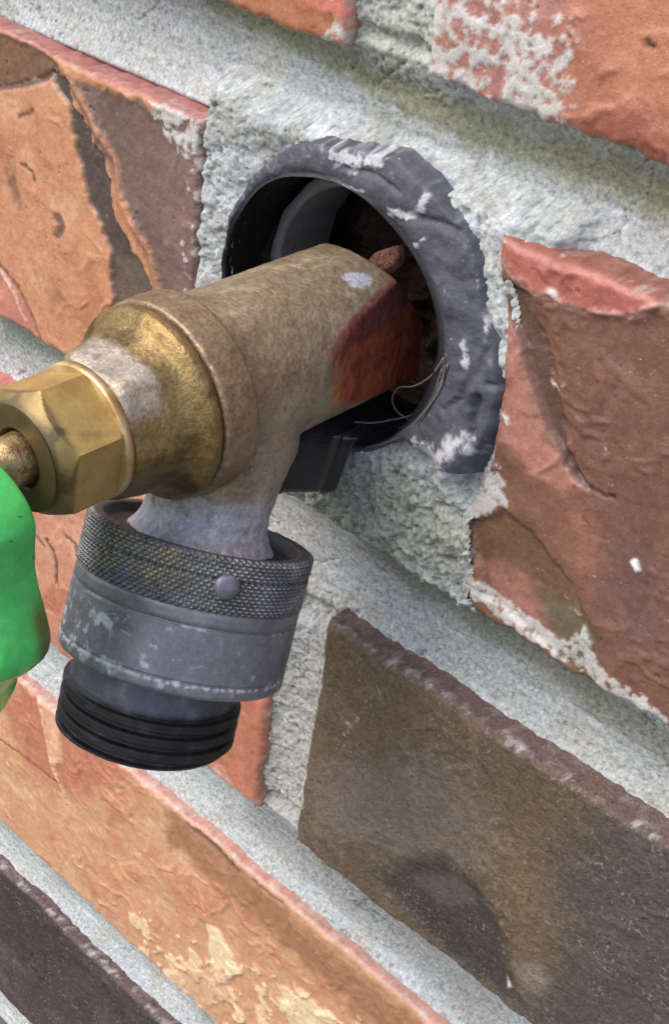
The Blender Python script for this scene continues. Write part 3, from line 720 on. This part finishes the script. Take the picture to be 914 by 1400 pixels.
# cast wheel handle, painted green
def wheel():
    nth = 360; th = np.linspace(-np.pi, np.pi, nth, endpoint=False); td = np.degrees(th)
    def R(t):
        a = [-180, -160, -130, -118, -110, -100, -90, -80, -74, -68, -60, -54, -48, -42, -36, -30, -22, -10, 5, 15, 26, 37, 60, 90, 130, 160, 180]
        b = [11.5, 14.0, 20.0, 21.0, 22.5, 28.5, 31.8, 31.0, 27.8, 24.2, 22.0, 21.4, 21.4, 20.6, 17.6, 15.0, 13.4, 12.8, 12.9, 12.0, 10.4, 8.9, 8.0, 8.0, 8.0, 9.4, 11.5]
        return np.interp(t, a, b)
    Ro = R(td) + .1; k = np.exp(-np.linspace(-2, 2, 11) ** 2); k /= k.sum()
    Ro = np.convolve(np.concatenate([Ro[-5:], Ro, Ro[:5]]), k, 'valid')
    zc = 65.5
    rows = []
    prof = [(0.0, 2.3, 'a'), (0, 3.9, 'a')]
    prof = [(-6.6, .14), (-6.4, .22), (-4.6, .27), (-2.6, .36), (-2.2, .55), (-2.6, .72), (-3.6, .86), (-3.9, .93), (-3.6, .97), (-2.4, 1.0), (-.6, 1.015), (1.2, 1.01), (2.6, .98), (3.4, .93), (3.6, .86), (2.8, .74), (2.4, .55), (3.0, .36), (4.6, .28), (5.0, .2), (5.0, .05)]
    s = np.linspace(0, len(prof) - 1, 90); idx = np.arange(len(prof))
    hh = np.interp(s, idx, [q[0] for q in prof]); ff = np.interp(s, idx, [q[1] for q in prof])
    k2 = np.array([1, 2, 3, 2, 1.]) / 9
    hh[2:-2] = np.convolve(hh, k2, 'valid'); ff[2:-2] = np.convolve(ff, k2, 'valid')
    P = []
    for h, f in zip(hh, ff):
        r = np.where(f > .4, f * Ro, f * 20 + (f - .14) / .26 * (.4 * Ro - 8) * (f > .14))
        P.append(T_O + T_AX * (zc + h) + np.maximum(r, .3)[:, None] * (np.cos(th)[:, None] * T_RT + np.sin(th)[:, None] * T_UP))
    P = np.array(P); F = grid_faces(*P.shape[:2], wrap=True); P = P.reshape(-1, 3)
    rel = P - (T_O + T_AX * zc); rad = np.linalg.norm(rel - (rel @ T_AX)[:, None] * T_AX, axis=1)
    out = sstep(12, 20, rad)
    P = P + rel / (np.linalg.norm(rel, axis=1)[:, None] + 1) * (.22 * nz3(P, 1.5, 680, 3) * out + .2 * nz3(P, 8, 681, 2))[:, None]
    c = np.ones((len(P), 3)) * lin((82, 200, 100)) * (1 + .15 * nz3(P, 9, 683))[:, None]
    chip = sstep(.43, .50, nz3(P, 1.6, 685) + .18 * sstep(.0, -6, rel @ T_AX) * sstep(14, 8, rad))[:, None]
    c = c * (1 - chip) + lin((30, 34, 28)) * chip
    a = np.degrees(np.arctan2(rel @ T_UP, rel @ T_RT))
    wear = (sstep(8, 3, np.hypot((a + 42) * .30, rad - 20.4) - 1.5 * nz3(P, 3, 688)) * sstep(-.5, -2.5, rel @ T_AX) * .85)[:, None]
    c = c * (1 - wear) + lin((96, 84, 40)) * wear
    return mesh_obj('handle', W(P), F, M_PAINT, tap, np.clip(c, .005, .9))
wheel()

# ------------------------------------------------------------------ vacuum breaker screwed under the tap
vb = thing('vacuum_breaker', tuple(BK_C - BK_N * 28), 'dark grey knurled vacuum breaker hanging under the brass tap', 'tap fitting')
_v = CAM_C - BK_C; VB1 = _v - BK_N * (_v @ BK_N); VB1 /= np.linalg.norm(VB1); VB2 = np.cross(BK_N, VB1)
def vb_ring(hs, rfun, nth):
    th = np.linspace(-np.pi, np.pi, nth, endpoint=False)
    P = []
    for h in hs:
        r = rfun(th, h) * np.ones(nth)
        P.append(BK_C - BK_N * h + r[:, None] * (np.cos(th)[:, None] * VB1 + np.sin(th)[:, None] * VB2))
    T, H = np.meshgrid(th, hs)
    return np.array(P), T, H
VR = 15.2
def tri(x): return np.abs((x % 1) - .5) * 2
def knurled_ring():
    nth = 960; hs = np.concatenate([np.linspace(0, 7.1, 76)]); ND = 98; pitch = 2 * np.pi * VR / ND * .95
    def rf(th, h):
        a = th / (2 * np.pi) * ND; b = h / pitch
        k = np.minimum(1 - tri(a + b), 1 - tri(a - b)); k = sstep(.0, .55, k)
        r = VR - .4 + .44 * k
        r = r - .5 * np.exp(-((h - 2.75) / .17) ** 2) - .55 * sstep(.35, .0, h) - .4 * sstep(6.9, 7.1, h)
        return r
    P, T, H = vb_ring(hs, rf, nth)
    rr = np.linalg.norm(P - (BK_C - BK_N * H[..., None]), axis=-1)
    tip = sstep(VR - .22, VR - .02, rr); td = np.degrees(T)
    nn = fbm(td / 6, H, 3, 4, 701); n1 = fbm(td / 6, H * 1.3, .8, 2, 702)
    c = np.ones(P.shape) * lin((120, 119, 118)); c = c * (1 + .5 * nn + .3 * n1)[..., None]
    gold = .85 * tip * sstep(-.35, .1, n1) * sstep(26, 12, np.abs(td + 26) + 12 * nn) * sstep(5.6, 3.8, H + 2 * nn)
    c = c * (1 - gold[..., None]) + lin((186, 166, 104)) * gold[..., None]
    wt = (tip * sstep(.0, .35, nn + .3 * n1) * .55 + sstep(.28, .5, n1 + .3 * nn) * .25)[..., None]; c = c * (1 - wt) + lin((158, 158, 156)) * wt
    # inner rim and floor
    rims = [(0, VR - 1.0), (-.05, VR - 1.5), (.05, VR - 1.9), (.3, VR - 2.1), (1.3, VR - 2.3), (1.4, 11.2), (1.0, 9.6), (.2, 8.6), (-.6, 7.2)]
    th = np.linspace(-np.pi, np.pi, nth, endpoint=False); ex, ec = [], []
    for h, r in rims:
        ex.append(BK_C - BK_N * h + r * (np.cos(th)[:, None] * VB1 + np.sin(th)[:, None] * VB2))
        base = lin((96, 94, 98) if h < .3 else (66, 64, 68) if r > 9.5 else (150, 150, 160)) * np.ones((nth, 3)) * (1 + .5 * fbm(np.degrees(th) / 6, 0 * th + h, 2, 3, 705))[:, None]
        ec.append(base)
    P = np.concatenate([np.array(ex)[::-1], P]); c = np.concatenate([np.array(ec)[::-1], c])
    F = grid_faces(P.shape[0], nth, wrap=True, flip=True)
    cc = np.concatenate([np.clip(c.reshape(-1, 3), .01, .9), np.full((P.shape[0] * nth, 1), .4)], 1)
    return mesh_obj('knurled_ring', W(P.reshape(-1, 3)), F, M_GUN, vb, cc)
knurled_ring()
def shell():
    nth = 900
    prof = [(6.9, VR - .9), (7.05, VR - .35), (7.3, VR - .12), (9.0, VR - .12), (9.15, VR - .30), (9.35, VR - .30), (9.5, VR - .05), (16.2, VR), (16.35, VR - .12), (16.6, VR - .12), (16.75, VR + .08), (17.9, VR + .05), (18.3, VR - .25), (18.5, VR - .9), (18.4, 11.0)]
    s = np.concatenate([np.linspace(0, 7, 22), np.linspace(7, 8.0, 40)[:-1][0:0], np.linspace(7.0, 7.99, 46), np.linspace(8, 14, 24)])
    idx = np.arange(len(prof)); s = np.unique(s)
    # (index 6 -> 7 is the long plain wall)
    s = np.unique(np.concatenate([np.linspace(0, 6, 19), np.linspace(6, 7, 52), np.linspace(7, 14, 26)]))
    hh = np.interp(s, idx, [q[0] for q in prof]); rr = np.interp(s, idx, [q[1] for q in prof])
    th = np.linspace(-np.pi, np.pi, nth, endpoint=False); td = np.degrees(th)
    T, H = np.meshgrid(td, hh); X = T * np.pi / 180 * VR
    Rr = rr[:, None] + .05 * fbm(X, H, 4, 3, 711) * (H < 18.2)
    P = BK_C - BK_N * H[..., None] + Rr[..., None] * (np.cos(np.radians(T))[..., None] * VB1 + np.sin(np.radians(T))[..., None] * VB2)
    n = fbm(X, H, 6, 4, 712); nf = fbm(X, H, 1.2, 3, 713)
    c = np.ones(P.shape) * lin((128, 129, 134)) * (1 + .4 * n + .14 * nf)[..., None]
    metal = np.full(X.shape, .35)
    # bright scratches and scuffs in the plating
    sc = np.zeros(X.shape); R2 = np.random.default_rng(5)
    for i in range(46):
        left = R2.random() < .68
        x0 = R2.uniform(-21, -6) if left else R2.uniform(-6, 20); h0 = R2.uniform(9.5, 17.8); an = R2.choice([R2.normal(1.1, .35), R2.normal(1.9, .3), R2.normal(.1, .2)]); L = R2.uniform(.5, 3.0 if left else 2.2)
        w = R2.uniform(.045, .12); d = seg_dist(X, H, [(x0, h0), (x0 + .5 * L * math.cos(an) + R2.normal(0, .12), h0 + .5 * L * math.sin(an)), (x0 + L * math.cos(an), h0 + L * math.sin(an) + R2.normal(0, .2))]) + .10 * nf
        sc = np.maximum(sc, np.exp(-(d / w) ** 2) * R2.uniform(.35, 1) * (.8 if left else .32) * sstep(-.35, .1, nf))
    sc = np.maximum(sc, .8 * np.exp(-((H - 16.75) / .14) ** 2) * sstep(-.15, .2, nf + .3 * n + .15 * (T < 0)))
    sc = np.maximum(sc, .55 * np.exp(-((H - 9.4) / .12) ** 2) * sstep(.0, .3, n + nf * .6) )
    scuff = sstep(.22, .5, fbm(X, H, 2.4, 4, 715) + .25 * sstep(5, -14, X) - .08) * sstep(9.5, 11, H) * .75; sc = np.maximum(sc, scuff)
    c = c * (1 - sc[..., None]) + lin((212, 215, 220)) * sc[..., None]; metal = metal * (1 - sc)
    gr = sstep(.0, .4, n) * sstep(-6, -16, X) * .5; c = c * (1 - gr[..., None]) + lin((92, 100, 88)) * gr[..., None]
    cc = np.concatenate([np.clip(c.reshape(-1, 3), .01, .9), metal.reshape(-1, 1)], 1)
    return mesh_obj('shell', W(P.reshape(-1, 3)), grid_faces(P.shape[0], nth, wrap=True, flip=True), M_GUN, vb, cc)
shell()
def outlet():
    nth = 220; OC = BK_C - BK_N * 18.8; ax = frame(BK_N * 1.0 + np.array([.02, .10, .06])); e1 = VB1 - ax * (VB1 @ ax); e1 /= np.linalg.norm(e1); e2 = np.cross(ax, e1)
    OC = OC - VB2 * 1.5
    pitch = 2.05; z0, z1 = 3.5, 10.0
    hs = np.concatenate([np.linspace(-2.4, 3.4, 16), np.linspace(3.5, 10.0, 90), [10.3, 10.7, 10.9, 10.7, 6.0, 6.0]])
    fix = {len(hs) - 6: 11.3, len(hs) - 5: 10.9, len(hs) - 4: 10.0, len(hs) - 3: 9.3, len(hs) - 2: 9.2, len(hs) - 1: .5}
    th = np.linspace(-np.pi, np.pi, nth, endpoint=False); P = []
    for i, hh in enumerate(hs):
        if i in fix: r = np.full(nth, fix[i])
        elif hh < 3.45: r = np.full(nth, 11.0 + .12 * hh)
        else:
            x = ((hh - z0) / pitch - th / (2 * np.pi)) % 1.0                 # trapezoid thread running as a helix
            r = 11.35 + .75 * sstep(.0, .16, x) * sstep(.78, .62, x)
        P.append(OC - ax * hh + r[:, None] * (np.cos(th)[:, None] * e1 + np.sin(th)[:, None] * e2))
    P = np.array(P); H = hs[:, None] * np.ones((1, nth))
    n = fbm(np.degrees(th)[None, :] / 5 + 0 * H, H, 3, 4, 721)
    P = P + (P - (OC - ax * H[..., None])) * (.004 * fbm(np.degrees(th)[None, :] / 5 + 0 * H, H, 1.2, 3, 724))[..., None]
    up = sstep(3.3, 2.6, H)[..., None]
    c = (lin((44, 41, 42)) * (1 - up) + lin((92, 92, 102)) * up) * (1 + .4 * n)[..., None]
    d = (sstep(.12, .5, n) * .4)[..., None] * (.35 + .65 * up); c = c * (1 - d) + lin((130, 132, 140)) * d
    cc = np.concatenate([np.clip(c.reshape(-1, 3), .005, .9), np.full((H.size, 1), .35)], 1)
    return mesh_obj('outlet_thread', W(P.reshape(-1, 3)), grid_faces(P.shape[0], nth, wrap=True, flip=True), M_GUN, vb, cc)
outlet()
def set_screw():
    a = math.radians(17.5); n = math.cos(a) * VB1 + math.sin(a) * VB2; o = BK_C - BK_N * 3.55 + n * (VR - 1.0); e1 = BK_N; e2 = np.cross(n, e1)
    prof = [(0, 1.7), (.8, 1.7), (1.05, 1.6), (1.3, 1.3), (1.45, .9), (1.52, .5), (1.54, .05)]
    P, F = capped(lathe_pts(prof, o, n, e1, e2, 32))
    return mesh_obj('set_screw', W(P), F, M_GUN, vb, cast_color(P, (132, 132, 144), (98, 98, 106), 730, .55, 1.5))
set_screw()

# ------------------------------------------------------------------ small things in and under the hole
def strap():
    L = smooth_path([on_wall(520, 528, -14), on_wall(470, 555, -3), on_wall(410, 584, 5.2), on_wall(396, 594, 6.6), on_wall(391, 612, 6.4), on_wall(376, 672, 5.0)], 60)
    Rt = smooth_path([on_wall(585, 565, -14), on_wall(520, 583, -3), on_wall(490, 596, 3.6), on_wall(482, 606, 4.6), on_wall(476, 622, 4.4), on_wall(457, 672, 3.2)], 60)
    rows = []; path = (L + Rt) / 2
    prof = [(-1, -.5), (-1, .35), (-.92, .6), (-.74, .6), (-.66, .15), (-.3, .1), (.3, .1), (.5, .15), (.56, .6), (.74, .6), (.8, .2), (.94, .2), (1, .0), (1, -.5)]
    for i, p in enumerate(path):
        t = path[min(i + 1, len(path) - 1)] - path[max(i - 1, 0)]; t /= np.linalg.norm(t)
        s = Rt[i] - L[i]; n = np.cross(s, t); n /= np.linalg.norm(n)
        if n @ (CAM_C - p) < 0: n = -n
        rows.append([p + s * (a * .5) + n * b for a, b in prof])
    P = np.array(rows); nr, nc, _ = P.shape
    F = [list(map(int, f)) for f in grid_faces(nr, nc, wrap=True)] + [list(range(nc))[::-1], [(nr - 1) * nc + i for i in range(nc)]]
    P = P.reshape(-1, 3)
    c = np.ones((len(P), 3)) * lin((38, 40, 48)) * (1 + .5 * nz3(P, 3, 741))[:, None]
    o = mesh_obj('plastic_strap', W(P), F, M_PLAS, None, np.clip(c, .004, .5), at=tuple(path[-1]), smooth=True)
    return tag(o, 'bent black plastic strap coming out of the hole beneath the tap', 'strap')
strap()

def fragment():
    bm = bmesh.new(); bmesh.ops.create_icosphere(bm, subdivisions=4, radius=1.0)
    P = np.array([v.co[:] for v in bm.verts]); F = [[v.index for v in f.verts] for f in bm.faces]; bm.free()
    R3 = np.random.default_rng(4); D = R3.normal(size=(13, 3)); D /= np.linalg.norm(D, axis=1)[:, None]; Hh = R3.uniform(.62, .95, 13)
    P = P * np.minimum(1, (Hh[None] / np.clip(P @ D.T, 1e-3, None)).min(1))[:, None]
    P = P * (1 + .08 * nz3(P * 3, 1.4, 751))[:, None] * np.array([2.0, 3.8, 2.4])
    a = math.radians(38); P = P @ np.array([[math.cos(a), -math.sin(a), 0], [math.sin(a), math.cos(a), 0], [0, 0, 1]])
    ctr = on_wall(528, 358, -5.0); P = P + ctr
    c = np.ones((len(P), 3)) * lin((112, 78, 64)) * (1 + .5 * nz3(P, 1.5, 752))[:, None]
    o = mesh_obj('brick_fragment', W(P), F, M_CAV, None, np.clip(c, .01, .9), at=tuple(ctr))
    return tag(o, 'small red-brown chip of brick lodged in the hole above the tap', 'rubble')
fragment()

def sleeve():
    # edge of a pale pipe sleeve set back in the left of the hole
    nth = 60; th = np.radians(np.linspace(95, 215, nth)); rows = []; ctr = np.array([-9.0, -98.5])
    prof = [(18.8, -20), (18.8, -9.6), (18.6, -9.2), (17.0, -9.0), (16.7, -9.4), (16.7, -20)]
    P = []
    for r, w in prof:
        k = .35 * fbm(np.degrees(th) / 5, 0 * th + r, 3, 3, 761)
        P.append(np.stack([ctr[0] + (r + k) * np.cos(th), ctr[1] + (r + k) * np.sin(th), w + k], -1))
    P = np.array(P); F = [list(map(int, f)) for f in grid_faces(P.shape[0], nth)]
    n = P.shape[0]
    F += [[i * nth for i in range(n)], [i * nth + nth - 1 for i in range(n)][::-1]]
    P = P.reshape(-1, 3)
    c = np.ones((len(P), 3)) * lin((112, 112, 116)) * (1 + .5 * nz3(P, 3, 762))[:, None]
    o = mesh_obj('pipe_sleeve', W(P), F, M_SEAL, None, np.clip(c, .01, .9), at=(ctr[0], ctr[1], -10))
    return tag(o, 'pale grey curved pipe sleeve just inside the left of the hole', 'sleeve')
sleeve()

roots = thing('dry_roots', tuple(on_wall(560, 560, -3)), 'thin dry root fibres tangled in the lower right of the hole', 'roots')
def fibre(pts, r):
    path = smooth_path([on_wall(x, y, w) for x, y, w in pts], 40); rad = np.linspace(r, r * .5, len(path))
    P, F = capped(tube_pts(path, rad, 6)); c = np.ones((len(P), 3)) * lin((118, 108, 98)) * (1 + .4 * nz3(P, 2, 771))[:, None]
    mesh_obj('fibre', W(P), F, M_ROOT, roots, np.clip(c, .01, .9))
fibre([(606, 490, 1.5), (588, 515, 0), (565, 528, -2), (545, 530, -3), (536, 545, -3), (542, 562, -3), (560, 575, -1)], .17)
fibre([(612, 498, 1.5), (596, 540, 1.2), (578, 565, 1), (556, 590, .8), (530, 604, .8), (500, 612, .6)], .20)
fibre([(604, 505, 1.5), (590, 545, 0), (565, 575, 0), (545, 586, 0)], .15)
fibre([(484, 577, 1), (510, 578, -1), (535, 574, -2), (560, 568, -1), (580, 552, 0)], .15)
fibre([(608, 500, 1.8), (602, 530, 1.6), (586, 556, 1.3), (570, 580, 1.0), (545, 600, .9)], .14)

# ------------------------------------------------------------------ ground below
def ground():
    m, t, b = new_mat('bare_soil'); tc = N(t, 'ShaderNodeTexCoord')
    c = ramp(t, noise(t, tc.outputs['Object'], 6, 8, .7), [(.3, (.055, .045, .03)), (.7, (.16, .13, .09))]); t.links.new(c, b.inputs['Base Color']); b.inputs['Roughness'].default_value = .95
    s = 150.0
    o = mesh_obj('ground', [(-s, -s, 0), (s, -s, 0), (s, s, 0), (-s, s, 0)], [[0, 1, 2, 3]], m, None, smooth=False)
    tag(o, kind='structure')
ground()
